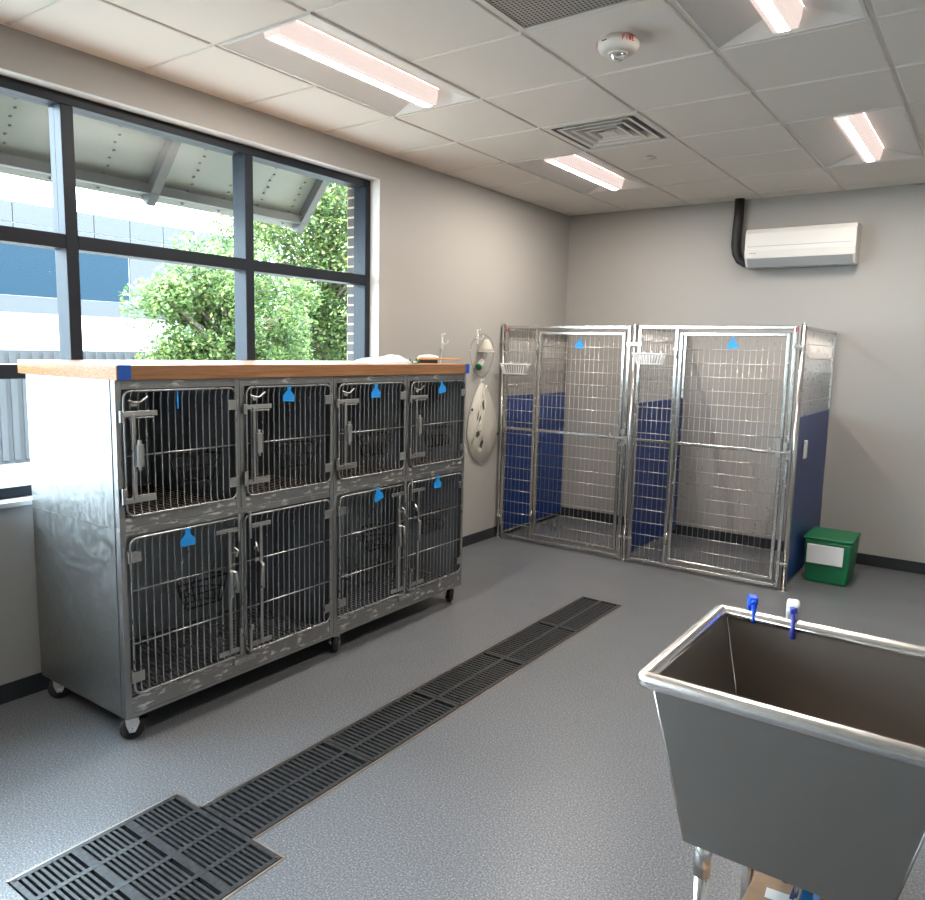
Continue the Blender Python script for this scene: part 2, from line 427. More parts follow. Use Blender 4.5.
# letters FIRE as small strokes laid round the slanted side
GL = {'F': [(0, 0, 0, 1), (0, 1, .6, 1), (0, .5, .5, .5)], 'I': [(.3, 0, .3, 1)], 'R': [(0, 0, 0, 1), (0, 1, .6, 1), (.6, 1, .6, .5), (.6, .5, 0, .5), (.2, .5, .6, 0)],
      'E': [(0, 0, 0, 1), (0, 1, .6, 1), (0, .5, .5, .5), (0, 0, .6, 0)], 'U': [(0, 1, 0, .1), (0, .1, .3, 0), (.3, 0, .6, .1), (.6, .1, .6, 1)], 'L': [(0, 1, 0, 0), (0, 0, .6, 0)]}
def stroke(m, a, b, nrm, w, th):
    a, b, nrm = Vector(a), Vector(b), Vector(nrm).normalized(); d = (b - a).normalized(); s = d.cross(nrm) * w / 2; a -= d * w / 2; b += d * w / 2
    vs = [a - s, a + s, b + s, b - s]; vs = [q for q in vs] + [q + nrm * th for q in vs]
    m.add(vs, [(0, 3, 2, 1), (4, 5, 6, 7), (0, 1, 5, 4), (1, 2, 6, 5), (2, 3, 7, 6), (3, 0, 4, 7)])
def strobe_word(m, word, a_mid, step, h):
    n = len(word)
    for q, ch in enumerate(word):
        a = math.radians(a_mid + (q - (n - 1) / 2) * step)
        rad = Vector((math.cos(a), math.sin(a), 0)); tan = Vector((-math.sin(a), math.cos(a), 0))
        base = Vector((sx, sy, H)) + rad * .0872 + Vector((0, 0, -.036)); up = Vector((0, 0, 1)) * h - rad * -.001
        nrm = rad
        for (u0, v0, u1, v1) in GL[ch]:
            stroke(m, base + tan * (u0 - .3) * h * .75 + up * v0, base + tan * (u1 - .3) * h * .75 + up * v1, nrm, h * .2, .002)
for an in (-38, -158):
    m = MB(); strobe_word(m, 'FIRE', an, 9.5, .017); m.build('lettering', redm, t, label='red FIRE lettering')
MB().box(sx - .034, sx - .012, sy - .0870, sy - .080, H - .032, H - .028).build('vent_slot', basem, t)
# sprinkler cover
m = MB(); m.lathe([(0, 0), (.02, 0), (.02, -.010), (.042, -.010), (.042, -.014), (0, -.016)], (1.506, -1.743, H), n=32)
tag(m.build('sprinkler_cover', greywhite), 'small round white sprinkler cover plate on a ceiling tile', 'sprinkler')

# ------------------------------------------------------------------ cage bank
FX = .787; BX = .085; CYS = [-5.135, -4.549, -3.963, -3.377, -2.790]; ZL, ZM, ZT = .125, .905, 1.497
def bar_door(y0, y1, z0, z1, hinge, crosses, root, lower=False):
    X = FX + .010
    m = MB()
    m.tube(rrect(y0, y1, z0, z1, .032, 'yz', X, 5), .0048, 8, True)
    n = int(round((y1 - y0) / .0335)); st = (y1 - y0) / n
    for k in range(1, n):
        y = y0 + k * st; xo = X - .006
        zt = z1 - (0 if 1 < k < n - 1 else .002)
        m.tube([(X, y, z0 + .001), (X - .009, y, z0 + .02), (X - .009, y, zt - .035), (X - .004, y, zt - .012), (X, y, zt)], .0031, 6)
    d = m.build('cage_door', wire_steel, root)
    m = MB()
    for zc in crosses: m.cyl((X - .002, y0 + .002, zc), (X - .002, y1 - .002, zc), .0036, n=8)
    m.build('crossbar', wire_steel, d)
    hy = y1 - .02 if hinge > 0 else y0 + .02
    for zc in (z1 - .075, z0 + .075):
        m = MB(); m.box(X + .003, X + .006, hy - .022, hy + .022, zc - .022, zc + .022)
        m.cyl((X, hy + hinge * .026, zc - .024), (X, hy + hinge * .026, zc + .024), .006, n=10)
        m.box(FX - .001, FX + .004, hy + hinge * .026 - .008, hy + hinge * .026 + .008, zc - .028, zc + .028)
        m.build('hinge', latch_steel, d, bevel=.001)
    s = -1 if hinge > 0 else 1           # side of the latch
    e = y0 if s < 0 else y1
    def Y(a): return e - s * a if True else 0
    m = MB(); Xl = X + .008
    zA, zB = (z1 - .09, z0 + .065)
    def bx(a, b, za, zb, xa=0, xb=.006):
        p, q = sorted((Y(a), Y(b))); m.box(Xl + xa, Xl + xb, p, q, za, zb)
    if not lower:
        bx(-.012, .135, zA - .009, zA + .012); bx(.01, .12, zA - .018, zA - .012, .002, .008)
        bx(-.012, .12, zB - .010, zB + .012); bx(.015, .118, zB + .014, zB + .02, .002, .008)
        bx(-.022, -.004, zB - .012, zB + .05, -.006, .004); bx(-.022, -.004, zA - .03, zA + .014, -.006, .004)
        bx(.022, .036, zB, zA, .006, .012)
        bx(.032, .058, z0 + .20, z0 + .29, .010, .03)
        m.cyl((Xl + .02, Y(.045), z0 + .185), (Xl + .02, Y(.045), z0 + .305), .008, n=10)
        # card hook
        m.tube([(Xl + .004, Y(.012), z1 - .035), (Xl + .016, Y(.035), z1 - .045), (Xl + .018, Y(.055), z1 - .043), (Xl + .012, Y(.09), z1 - .022)], .0045, 8)
        m.box(Xl, Xl + .006, min(Y(.025), Y(.05)), max(Y(.025), Y(.05)), z1 - .06, z1 - .04)
    else:
        zA = z1 - .03; zB = z0 + .035
        bx(.03, .14, zA - .028, zA - .008); bx(.016, .028, zA - .075, zA + .045, .0, .006); m.cyl((Xl + .003, Y(.022), zA - .075), (Xl + .003, Y(.022), zA + .05), .007, n=10)
        bx(.03, .14, zB - .010, zB + .012); bx(.012, .026, zB - .03, zB + .085, .0, .006); m.cyl((Xl + .008, Y(.022), zB + .075), (Xl + .008, Y(.022), zB + .098), .009, n=10)
        bx(.070, .086, zB, zA - .02, .004, .012)
        m.cyl((Xl + .018, Y(.078), z0 + .30), (Xl + .018, Y(.078), z0 + .42), .010, n=12)
        m.tube([(Xl + .014, Y(.078), z0 + .42), (Xl + .034, Y(.066), z0 + .415), (Xl + .036, Y(.058), z0 + .36), (Xl + .032, Y(.058), z0 + .32)], .008, 8)
        m.tube([(Xl + .006, Y(.05), z1 - .13), (Xl + .022, Y(.042), z1 - .145), (Xl + .02, Y(.052), z1 - .17)], .006, 8)
        bx(.04, .066, z1 - .16, z1 - .15)
        bx(.045, .075, z1 - .22, z1 - .205)
    m.build('latch', latch_steel, d, bevel=.0012)
    return d

def shell(y0, y1, z0, z1, root, matfloor):
    m = MB(); t_ = .012
    xb = FX - .032
    m.box(BX, BX + t_, y0 + .001, y1 - .001, z0, z1)                       # back
    m.box(BX + t_, xb, y0 + .001, y0 + t_, z0, z1); m.box(BX + t_, xb, y1 - t_, y1 - .001, z0, z1)
    m.box(BX + t_, xb, y0 + t_, y1 - t_, z0, z0 + t_); m.box(BX + t_, xb, y0 + t_, y1 - t_, z1 - t_, z1 - .0005)
    m.build('body', inner, root)
    for yy, sgn in ((CYS[0], -1), (CYS[4], 1)):
        if abs((y0 if sgn < 0 else y1) - yy) < 1e-6:
            MB().box(BX, FX - .032, min(yy, yy + sgn * .0025), max(yy, yy + sgn * .0025), z0 + .0005, z1 - .0005).build('side_panel', frame_steel, root, label='brushed steel outer side panel')
    m = MB()
    m.box(BX + .03, xb - .01, y0 + .03, y1 - .03, z0 + t_, z0 + .03)
    q = y0 + .045
    while q < y1 - .05:
        m.box(BX + .04, xb - .02, q, q + .012, z0 + .03, z0 + .036); q += .03
    m.build('floor_mat', matfloor, root)

def face(y0, y1, z0, z1, root, bot, top, mid=None):
    m = MB(); xb = FX - .032; sw = .027
    m.box(xb, FX, y0 + .0008, y0 + sw, z0, z1, 0); m.box(xb, FX, y1 - sw, y1 - .0008, z0, z1, 0)
    m.box(xb, FX - .001, y0 + sw, y1 - sw, z0 + .0005, z0 + bot, 1); m.box(xb, FX - .001, y0 + sw, y1 - sw, z1 - top, z1 - .0005, 1)
    if mid is not None: m.box(xb, FX - .002, mid - .016, mid + .016, z0 + bot, z1 - top, 0)
    m.build('face_frame', [frame_steel, scuffed], root, bevel=.0015)

ord_ = ['upper cage at the end of the bank farthest from the dog runs', 'upper cage second from the near end of the bank', 'upper cage third from the near end of the bank', 'upper cage nearest the dog runs, under the wooden brush']
for k in range(4):
    a, b_ = CYS[k], CYS[k + 1]
    r = thing('animal_cage', (FX, (a + b_) / 2, ZM), 'single-door steel ' + ord_[k], 'cage', 'upper cages of the bank')
    shell(a, b_, ZM, ZT, r, brownmat)
    face(a, b_, ZM, ZT, r, .045, .036)
    bar_door(a + .029, b_ - .031, ZM + .052, ZT - .042, 1, [1.199], r)
for k, lb in ((0, 'wide lower steel cage with double barred doors at the near end of the bank'), (2, 'wide lower steel cage with double barred doors at the end by the dog runs')):
    a, b_, c_ = CYS[k], CYS[k + 1], CYS[k + 2]
    r = thing('animal_cage', (FX, b_, ZL), lb, 'cage', 'lower cages of the bank')
    shell(a, c_, ZL, ZM, r, innermat)
    face(a, c_, ZL, ZM, r, .075, .032, b_)
    bar_door(a + .036, b_ - .010, ZL + .088, ZM - .040, -1, [.650, .428], r, True)
    bar_door(b_ + .010, c_ - .036, ZL + .088, ZM - .040, 1, [.650, .428], r, True)
    m = MB(); m.box(FX - .001, FX + .012, b_ - .06, b_ + .06, ZL + .045, ZL + .07)
    for q in (-.045, -.015, .015, .045): m.lathe([(.005, 0), (.005, .004), (0, .005)], (FX + .012, b_ + q, ZL + .058), 'x', 10)
    m.build('strike_plate', latch_steel, r, bevel=.001)
# rolling base
r = thing('rolling_base', (.43, -3.96, 0), 'steel rolling base on black casters under the bank of cages', 'cart base')
m = MB(); m.box(BX, FX, CYS[0] + .001, CYS[4] - .001, .112, .1245)
for y in (CYS[0], CYS[4]): pass
m.build('base_frame', frame_steel, r)
for (x, y) in ((.738, -5.085), (.738, -3.906), (.728, -2.845), (.14, -5.085), (.14, -3.906), (.14, -2.845)):
    ang = {-5.085: -.5, -3.906: .85, -2.845: .95}[y]; c0 = (x, y, 0)
    m = MB(); m.cyl((x, y, .104), (x, y, .112), .034, n=20); m.cyl((x, y, .094), (x, y, .106), .026, n=20)
    fk = [(y - .026, .098), (y + .026, .098), (y + .030, .075), (y + .012, .036), (y - .012, .036), (y - .024, .07)]
    for q in (-1, 1): m.prism(fk, 'x', x + q * .026 - .0025, x + q * .026 + .0025)
    m.box(x - .028, x + .028, y - .026, y + .026, .090, .098)
    m.cyl((x - .032, y, .048), (x + .032, y, .048), .008, n=12); m.rot(ang, c0)
    cst = m.build('caster', rimsteel, r, bevel=.002)
    m = MB(); m.lathe([(.012, -.018), (.040, -.018), (.048, -.012), (.048, .012), (.040, .018), (.012, .018)], (x, y, .0485), 'x', 28); m.rot(ang, c0)
    m.build('wheel', blackrubber, cst)
    if x > .5: m = MB(); m.box(x - .016, x + .016, y + .024, y + .062, .078, .085); m.rot(ang, c0); m.build('brake_pedal', blackrubber, cst, bevel=.002)
# worktop
r = thing('worktop', (.45, -3.97, ZT), 'long wood-grain laminate worktop with blue tape at its ends on top of the cages', 'worktop')
MB().box(.012, .808, -5.137, -2.809 + .02, ZT + .0008, 1.556).build('board', wood, r, bevel=.002)
for y in (-5.137, -2.831):
    MB().box(.8085, .8095, y + (.006 if y < -4 else 0), y + (.06 if y < -4 else .042), ZT + .002, 1.557).build('tape', tapeblue, r)

# blue tags
def tagmesh(c, s=1.0, tilt=0, plane='x', flip=False):
    pr = [(-.034, -.052), (.034, -.052), (.036, -.024), (.020, -.010), (.011, .0), (.011, .014), (.017, .020), (-.017, .020), (-.011, .014), (-.011, .0), (-.022, -.012), (-.036, -.026)]
    ca, sa = math.cos(tilt), math.sin(tilt)
    pr = [((p[0] * ca - p[1] * sa) * s, (p[0] * sa + p[1] * ca) * s) for p in pr]
    m = MB()
    if plane == 'x': m.prism([(c[1] + p[0], c[2] + p[1]) for p in pr], 'x', c[0] - .002, c[0] + .002)
    else: m.prism([(c[0] + p[0], c[2] + p[1]) for p in pr], 'y', c[1] - .002, c[1] + .002)
    return m
tags = [((.803, -4.872, 1.432), .0, .75, 'slim blue plastic tag turned edge-on on the upper cage door farthest from the dog runs'),
        ((.803, -4.275, 1.434), -.05, 1, 'blue plastic tag on the door of the second upper cage'),
        ((.803, -3.66, 1.430), -.02, 1, 'blue plastic tag on the door of the third upper cage'),
        ((.803, -3.068, 1.436), .18, 1, 'blue plastic tag on the upper cage door nearest the dog runs'),
        ((.803, -4.841, .842), .0, 1, 'blue plastic tag on the lower cage door farthest from the dog runs'),
        ((.803, -3.638, .855), .3, 1, 'tilted blue plastic tag on the left door of the lower cage near the dog runs'),
        ((.803, -3.09, .855), -.05, 1, 'blue plastic tag on the lower cage door nearest the dog runs')]
for c, tl, s, lb in tags:
    m = tagmesh(c, 1.0, tl)
    if s < 1:
        m.rot(.95, c, 'Z')
    tag(m.build('cage_tag', tagblue), lb, 'tag', 'blue cage tags')

# black wire feeder baskets hung inside the doors
def basket(y, z, lb):
    m = MB(); X = FX - .030; w = .125; dpt = .10; h = .115
    def loop(sc_, zz): return [(X - (1 - math.cos(a)) * .5 * dpt * 0 - dpt * sc_ * max(0, math.sin(a)), y + w * sc_ * math.cos(a), zz) for a in [math.pi * k / 12 for k in range(13)]]
    for sc_, zz, rr_ in ((1, z, .0048), (.88, z - h * .5, .0034), (.72, z - h, .0042)):
        lp = loop(sc_, zz); m.tube(lp, rr_, 6, True)
    for k in range(0, 13):
        a = loop(1, z)[k]; b2 = loop(.72, z - h)[k]; m.tube([a, b2], .0032, 6)
    for k in range(1, 8):
        yy = y - w * .72 + k * w * 1.44 / 8; m.tube([(X, yy, z), (X, yy * .28 + y * .0 + yy * .72, z - h), (X - .05, yy, z - h)], .002, 6)
    for s in (-1, 1): m.tube([(X, y + s * .05, z), (X, y + s * .05, z + .022), (X + .02, y + s * .05, z + .026), (X + .022, y + s * .05, z + .012)], .003, 6)
    tag(m.build('feeder_basket', blackwire), lb, 'basket', 'black wire feeder baskets in the cages')
bl = ['black wire feeder basket inside the upper cage farthest from the dog runs', 'black wire feeder basket inside the second upper cage', 'black wire feeder basket inside the third upper cage', 'black wire feeder basket inside the upper cage nearest the dog runs']
for k, (y, lb) in enumerate(zip((-4.75, -4.18, -3.60, -3.02), bl)): basket(y, 1.165, lb)
basket(-4.735, .605, 'black wire feeder basket inside the lower cage door farthest from the dog runs')
basket(-3.565, .625, 'black wire feeder basket on the left door of the lower cage near the dog runs')
basket(-3.06, .628, 'black wire feeder basket on the lower cage door nearest the dog runs')

# things on the worktop
ZW = 1.556
t = thing('grooming_brush', (.58, -2.92, ZW), 'wooden grooming brush with white bristles lying on the worktop end', 'brush')
byc, bx_ = -2.92, .58; Q = .7071
m = MB(); pr = []
for k in range(9): pr.append((byc - .07 + .075 * 0 + .0, 0))
head = [(-.075, -.028), (-.06, -.034), (.06, -.034), (.09, -.016), (.20, -.012), (.215, 0), (.20, .012), (.09, .016), (.06, .034), (-.06, .034), (-.075, .028)]
m.prism([(bx_ + (p[0] - p[1]) * Q, byc + (p[0] + p[1]) * Q) for p in head], 'z', ZW + .022, ZW + .034)
m.build('handle', brushwood, t, bevel=.003)
m = MB(); m.prism([(bx_ + (p[0] * .93 - p[1] * .85) * Q, byc + (p[0] * .93 + p[1] * .85) * Q) for p in head[:3] + head[8:]], 'z', ZW, ZW + .0225); m.build('bristle_block', blackrubber, t)
m = MB()
for a in range(11):
    for q in range(5):
        pa, pb = -.06 + a * .012, -.024 + q * .012; xx = bx_ + (pa - pb) * Q; yy = byc + (pa + pb) * Q
        hgt = .02 - .00035 * (a - 5) ** 2
        m.cyl((xx, yy, ZW + .033), (xx + random.uniform(-.002, .002), yy + random.uniform(-.002, .002), ZW + .034 + hgt), .004, .002, n=6)
m.build('bristles', whiteplastic, t)
# plastic bag
def bag():
    nx, ny = 12, 20; m = MB(); top = []; x0_, x1_, y0_, y1_ = .40, .66, -3.44, -3.10
    rnd = random.Random(3)
    hgt = [[0] * (ny + 1) for _ in range(nx + 1)]
    for i in range(nx + 1):
        for j in range(ny + 1):
            u, w_ = i / nx, j / ny
            e = (4 * u * (1 - u)) ** .5 * (4 * w_ * (1 - w_)) ** .45
            hgt[i][j] = e * (.040 + .012 * rnd.random() + .010 * math.sin(9 * u + 5 * w_) - .012 * w_)
    vs = []
    for i in range(nx + 1):
        for j in range(ny + 1):
            u, w_ = i / nx, j / ny; sk = .03 * math.sin(3 * w_)
            vs.append((x0_ + (x1_ - x0_) * u + sk, y0_ + (y1_ - y0_) * w_ + .02 * math.sin(4 * u), ZW + .001 + hgt[i][j]))
    k = len(vs); vs += [(p[0], p[1], ZW + .0006) for p in vs]
    fs = []
    for i in range(nx):
        for j in range(ny):
            a = i * (ny + 1) + j; fs.append((a, a + ny + 1, a + ny + 2, a + 1)); fs.append((k + a, k + a + 1, k + a + ny + 2, k + a + ny + 1))
    m.add(vs, fs, 0, True); return m
t = thing('plastic_bag', (.42, -3.2, ZW), 'crumpled clear plastic bag with small green prints lying on the worktop', 'bag')
bag().build('film', bagm, t)
m = MB()
for (y, z) in ((-3.225, .022), (-3.205, .014), (-3.165, .026), (-3.145, .016)):
    m.lathe([(.008, 0), (.008, .002), (0, .0025)], (.681, y, ZW + z), 'x', 12)
m.box(.670, .6815, -3.24, -3.13, ZW + .001, ZW + .006)
m.build('printed_seal', greendot, t)
# soft white pack inside the bag
m = MB(); m.box(.47, .60, -3.30, -3.17, ZW + .003, ZW + .022)
tag(m.build('tissue_pack', whiteplastic, None, bevel=.008), 'white folded pack inside the clear plastic bag on the worktop', 'pack')

# ------------------------------------------------------------------ dog runs
KY = -1.172
def grid(m, axis, a0, a1, z0, z1, k, va=.0415, hz=.0985, r=.0017):
    n = max(1, round((a1 - a0) / va)); st = (a1 - a0) / n
    def P(a, z, dk=0): return (a, k + dk, z) if axis == 'x' else (k + dk, a, z)
    for i in range(1, n): m.cyl(P(a0 + i * st, z0), P(a0 + i * st, z1), r, n=6)
    n2 = max(1, round((z1 - z0) / hz)); s2 = (z1 - z0) / n2
    for i in range(1, n2): m.cyl(P(a0, z0 + i * s2, -r * 1.6), P(a1, z0 + i * s2, -r * 1.6), r * 2.0, n=6)
def sqframe(m, x0, x1, z0, z1, y, w=.027, d=.027):
    m.box(x0, x0 + w, y - d / 2, y + d / 2, z0, z1); m.box(x1 - w, x1, y - d / 2, y + d / 2, z0, z1)
    m.box(x0 + w, x1 - w, y - d / 2 + .0005, y + d / 2 - .0005, z1 - w, z1); m.box(x0 + w, x1 - w, y - d / 2 + .0005, y + d / 2 - .0005, z0, z0 + w)
def clamp(m, x0, x1, z):
    m.box(x0, x1, KY - .022, KY - .014, z - .011, z + .011)
    for q in (x0 + .02, (x0 + x1) / 2, x1 - .02): m.lathe([(.007, -.008), (.007, -.002), (.004, 0)], (q, KY - .022, z), 'y', 10)
def dog_run(x0, x1, div, hasleft, hasright, pL, pR, lb, latchx):
    r = thing('dog_run', ((x0 + x1) / 2, KY, 0), lb, 'kennel', 'dog runs along the back wall')
    m = MB(); sqframe(m, x0, x1, .018, 1.862, KY); m.box(div - .027, div, KY - .0135, KY + .0135, .045, 1.835)
    m.build('front_frame', kenframe, r, bevel=.005, seg=3)
    m = MB(); grid(m, 'x', x0 + .02, div - .02, .04, 1.84, KY); fp = m.build('fixed_panel', kenwire, r)
    MB().box(x0 + .02, div - .022, KY - .018, KY - .006, .972, .996).build('cross_rail', kenframe, fp, bevel=.003)
    # gate
    gx0_, gx1_ = div + .010, x1 - .043
    m = MB(); sqframe(m, gx0_, gx1_, .066, 1.812, KY - .004, .026, .024)
    g = m.build('gate', kenframe, r, bevel=.005, seg=3)
    m = MB(); grid(m, 'x', gx0_ + .02, gx1_ - .02, .085, 1.79, KY - .004); m.build('gate_wire', kenwire, g)
    m = MB(); m.box(gx0_ + .02, gx1_ - .02, KY - .022, KY - .008, .974, .999); m.build('gate_rail', kenframe, g, bevel=.004)
    m = MB(); zz = .985
    m.cyl((gx1_ - .19, KY - .03, zz + .004), (gx1_ + .05, KY - .03, zz + .002), .006, n=10); m.lathe([(0, 0), (.010, .002), (.012, .014), (.007, .03), (0, .034)], (gx1_ - .085, KY - .03, zz + .002), 'z', 12)
    m.box(gx1_ - .04, gx1_ - .012, KY - .026, KY - .018, zz - .03, zz + .10)
    m.build('latch_bolt', latch_steel, g, bevel=.001)
    m = MB()
    m.box(x1 - .036, x1 - .006, KY - .03, KY - .0135, zz - .012, zz + .014); m.cyl((x1 - .021, KY - .03, zz - .05), (x1 - .021, KY - .03, zz + .075), .007, n=10)
    m.box(x1 - .034, x1 - .010, KY - .036, KY - .016, zz + .035, zz + .07); m.box(x1 - .034, x1 - .010, KY - .036, KY - .016, zz - .06, zz - .03); m.box(x1 - .01, x1 + .012, KY - .03, KY - .016, zz - .045, zz + .02)
    m.build('latch_catch', latch_steel, r, bevel=.001)
    for z in (1.66, .24):
        m = MB(); m.cyl((div - .002, KY - .02, z - .045), (div - .002, KY - .02, z + .045), .008, n=12); m.build('gate_hinge', kenframe, r)
    def sidepanel(px, ztop):
        m = MB()
        m.box(px - .009, px + .009, KY + .03, -.035, .05, ztop); p = m.build('side_panel', bluepanel, r, bevel=.003, label='solid blue lower side panel')
        m = MB()
        y0_, y1_ = KY + .02, -.022
        for (a, b2, c_, d_) in ((y0_, y0_ + .012, .03, 1.86), (y1_ - .012, y1_, .03, 1.86), (y0_, y1_, 1.835, 1.86), (y0_, y1_, .03, .05)): m.box(px - .0115, px + .0115, a, b2, c_, d_)
        m.build('side_frame', kenframe, p, bevel=.003)
        m = MB(); grid(m, 'y', y0_ + .01, y1_ - .01, ztop, 1.84, px); m.build('side_wire', kenwire, p)
    def post(px):
        m = MB(); m.cyl((px, KY, 0.004), (px, KY, 1.868), .0150, n=20)
        m.lathe([(.0152, 1.868), (.0152, 1.874), (0, 1.876)], (px, KY, 0), 'z', 20); m.box(px - .026, px + .026, KY - .022, KY + .022, 0, .006)
        m.build('post', chrome, r)
    if hasleft: post(pL); sidepanel(pL + .012, 1.255)
    if hasright: post(pR); sidepanel(pR + .005 if pR > 2 else pR, 1.262 if pR < 2 else 1.235)
    for z in (1.72, .20):
        if hasleft: m = MB(); clamp(m, pL - .018, x0 + .028, z); m.build('clamp', chrome, r, bevel=.001)
        m = MB(); clamp(m, x1 - .03, pR + (.064 if pR < 2 else .018), z); m.build('clamp', chrome, r, bevel=.001)
    return r
run1 = dog_run(.052, 1.198, .375, True, True, .030, 1.227, 'wire dog run in the back corner beside the window-side wall', 0)
run2 = dog_run(1.258, 2.404, 1.575, False, True, 1.227, 2.434, 'wire dog run farther from the corner, with a blue outer side', 0)
MB().box(.062, .074, KY - .0145, KY - .0125, 1.80, 1.835).build('red_label', redm, run1, label='small red sticker')
MB().box(2.384, 2.397, KY - .0145, KY - .0125, 1.815, 1.85).build('red_label', redm, run2, label='small red sticker')
MB().box(.735, .80, KY - .0145, KY - .0130, 1.846, 1.858).build('nameplate', latch_steel, run1)
MB().box(1.86, 1.92, KY - .0145, KY - .0130, 1.846, 1.858).build('nameplate', latch_steel, run2)
for (x, lb) in ((.764, 'blue plastic tag on the gate of the dog run in the corner'), (1.973, 'blue plastic tag on the gate of the dog run farther from the corner')):
    tag(tagmesh((x, KY - .018, 1.755 if x > 1 else 1.735), 1.05, 0, 'y').build('kennel_tag', tagblue), lb, 'tag', 'blue tags on the dog runs')
# white wire baskets on fixed panels
def wbasket(x0, x1, zt, zb, lb):
    m = MB(); y1_ = KY - .020; y0_ = y1_ - .085; ins = .028
    top = rrect(x0, x1, y0_, y1_, .014, 'xy', zt, 3); bot = rrect(x0 + ins, x1 - ins, y0_ + .018, y1_ - .004, .012, 'xy', zb, 3)
    m.tube(top, .0062, 8, True); m.tube(bot, .0055, 8, True)
    n = 9
    for k in range(n + 1):
        u = k / n; xa = x0 + .012 + (x1 - x0 - .024) * u; xb = x0 + ins + .008 + (x1 - x0 - 2 * ins - .016) * u
        m.tube([(xa, y0_, zt), (xb, y0_ + .018, zb), (xb, y1_ - .004, zb), (xa, y1_, zt)], .0040, 6)
    for k in range(1, 4):
        u = k / 4; ya = y0_ + (y1_ - y0_) * u
        m.tube([(x0, ya, zt), (x0 + ins, ya * .9 + .1 * y1_, zb)], .0040, 6); m.tube([(x1, ya, zt), (x1 - ins, ya * .9 + .1 * y1_, zb)], .0040, 6)
    for q in (.22, .5, .78):
        x = x0 + (x1 - x0) * q; m.tube([(x, y1_, zt), (x, y1_ + .004, zt + .018), (x, y1_ + .026, zt + .02), (x, y1_ + .03, zt + .006)], .003, 6)
    tag(m.build('wire_basket', whiteplastic), lb, 'basket', 'white wire baskets on the dog runs')
wbasket(.060, .318, 1.535, 1.455, 'white wire basket hanging on the front of the dog run in the corner')
wbasket(1.250, 1.498, 1.648, 1.572, 'white wire basket hanging on the front of the dog run farther from the corner')

# things hung outside the last run and bin beside it
m = MB(); x = 2.452
t = thing('paper_holder', (x, -.86, 1.02), 'small clear plastic pouch on the blue outer side of the dog run', 'holder')
MB().box(x, x + .018, -.96, -.90, .93, 1.06).build('pouch', acwhite, t, bevel=.006)
t = thing('plastic_tub', (2.60, -.62, 0), 'green plastic tub with pale lid beside the dog run', 'tub')
m = MB(); m.add([(2.50, -.78, 0), (2.78, -.78, 0), (2.78, -.44, 0), (2.50, -.44, 0), (2.48, -.80, .32), (2.80, -.80, .32), (2.80, -.42, .32), (2.48, -.42, .32)], [(0, 3, 2, 1), (4, 5, 6, 7), (0, 1, 5, 4), (1, 2, 6, 5), (2, 3, 7, 6), (3, 0, 4, 7)])
m.build('tub_body', greenp, t, bevel=.015); MB().box(2.505, 2.75, -.812, -.796, .15, .29).build('label_plate', whiteplastic, t, bevel=.004)
MB().box(2.475, 2.805, -.805, -.415, .321, .345).build('lid', greenp, t, bevel=.01)

# ------------------------------------------------------------------ hooks and hangings on the left wall
def hook(y, z, lb):
    t = thing('wall_hook', (0, y, z), lb, 'hook', 'white hooks on the window-side wall')
    m = MB(); m.box(.0, .006, y - .012, y + .012, z - .075, z + .045); m.build('plate', whiteplastic, t, bevel=.003)
    m = MB(); m.tube([(.006, y, z - .03), (.035, y + .004, z - .035), (.052, y + .006, z - .02), (.055, y + .006, z + .0)], [.006, .006, .0055, .005], 8)
    m.tube([(.006, y, z + .03), (.022, y, z + .036), (.03, y, z + .05)], .005, 8); m.build('prong', whiteplastic, t)
hook(-2.015, 1.72, 'white wall hook with a thin strap just above the end of the worktop')
hook(-1.53, 1.77, 'white wall hook holding the clear oxygen mask')
hook(-1.46, 1.36, 'white wall hook holding the plastic recovery cone')
m = MB(); m.tube([(.025, -2.02, 1.70), (.012, -2.03, 1.62), (.010, -2.05, 1.50), (.010, -2.06, 1.42)], .0035, 6)
tag(m.build('strap', whiteplastic), 'thin white strap hanging from the hook above the worktop end', 'strap')
t = thing('oxygen_mask', (.05, -1.46, 1.66), 'clear plastic oxygen mask with a green-ended tube hanging on the wall', 'mask')
m = MB(); m.lathe([(.010, .082), (.018, .078), (.036, .05), (.058, .01), (.066, -.012), (.060, -.016)], (.065, -1.49, 1.655), 'z', 24); m.build('mask_cup', conem, t)
m = MB(); m.lathe([(.064, -.014), (.070, -.019), (.066, -.026), (.057, -.021)], (.065, -1.49, 1.655), 'z', 24); m.build('mask_rim', greywhite, t)
m = MB(); lp = [(.025 + .01 * math.sin(a * 2), -1.49 + .17 * math.cos(a), 1.60 + .175 * math.sin(a)) for a in [2 * math.pi * k / 28 for k in range(28)]]; m.tube(lp, .005, 8, True); m.build('tube_loop', clearplastic, t)
m = MB(); m.tube([(.05, -1.46, 1.63), (.045, -1.48, 1.58), (.04, -1.50, 1.55)], .010, 10); m.build('stem', acgrey, t)
m = MB(); m.cyl((.04, -1.50, 1.555), (.04, -1.555, 1.515), .026, .03, n=18); m.build('connector', greywhite, t); m = MB(); m.cyl((.04, -1.556, 1.514), (.04, -1.566, 1.506), .029, n=18); m.build('green_cap', greenp, t, label='green end cap')
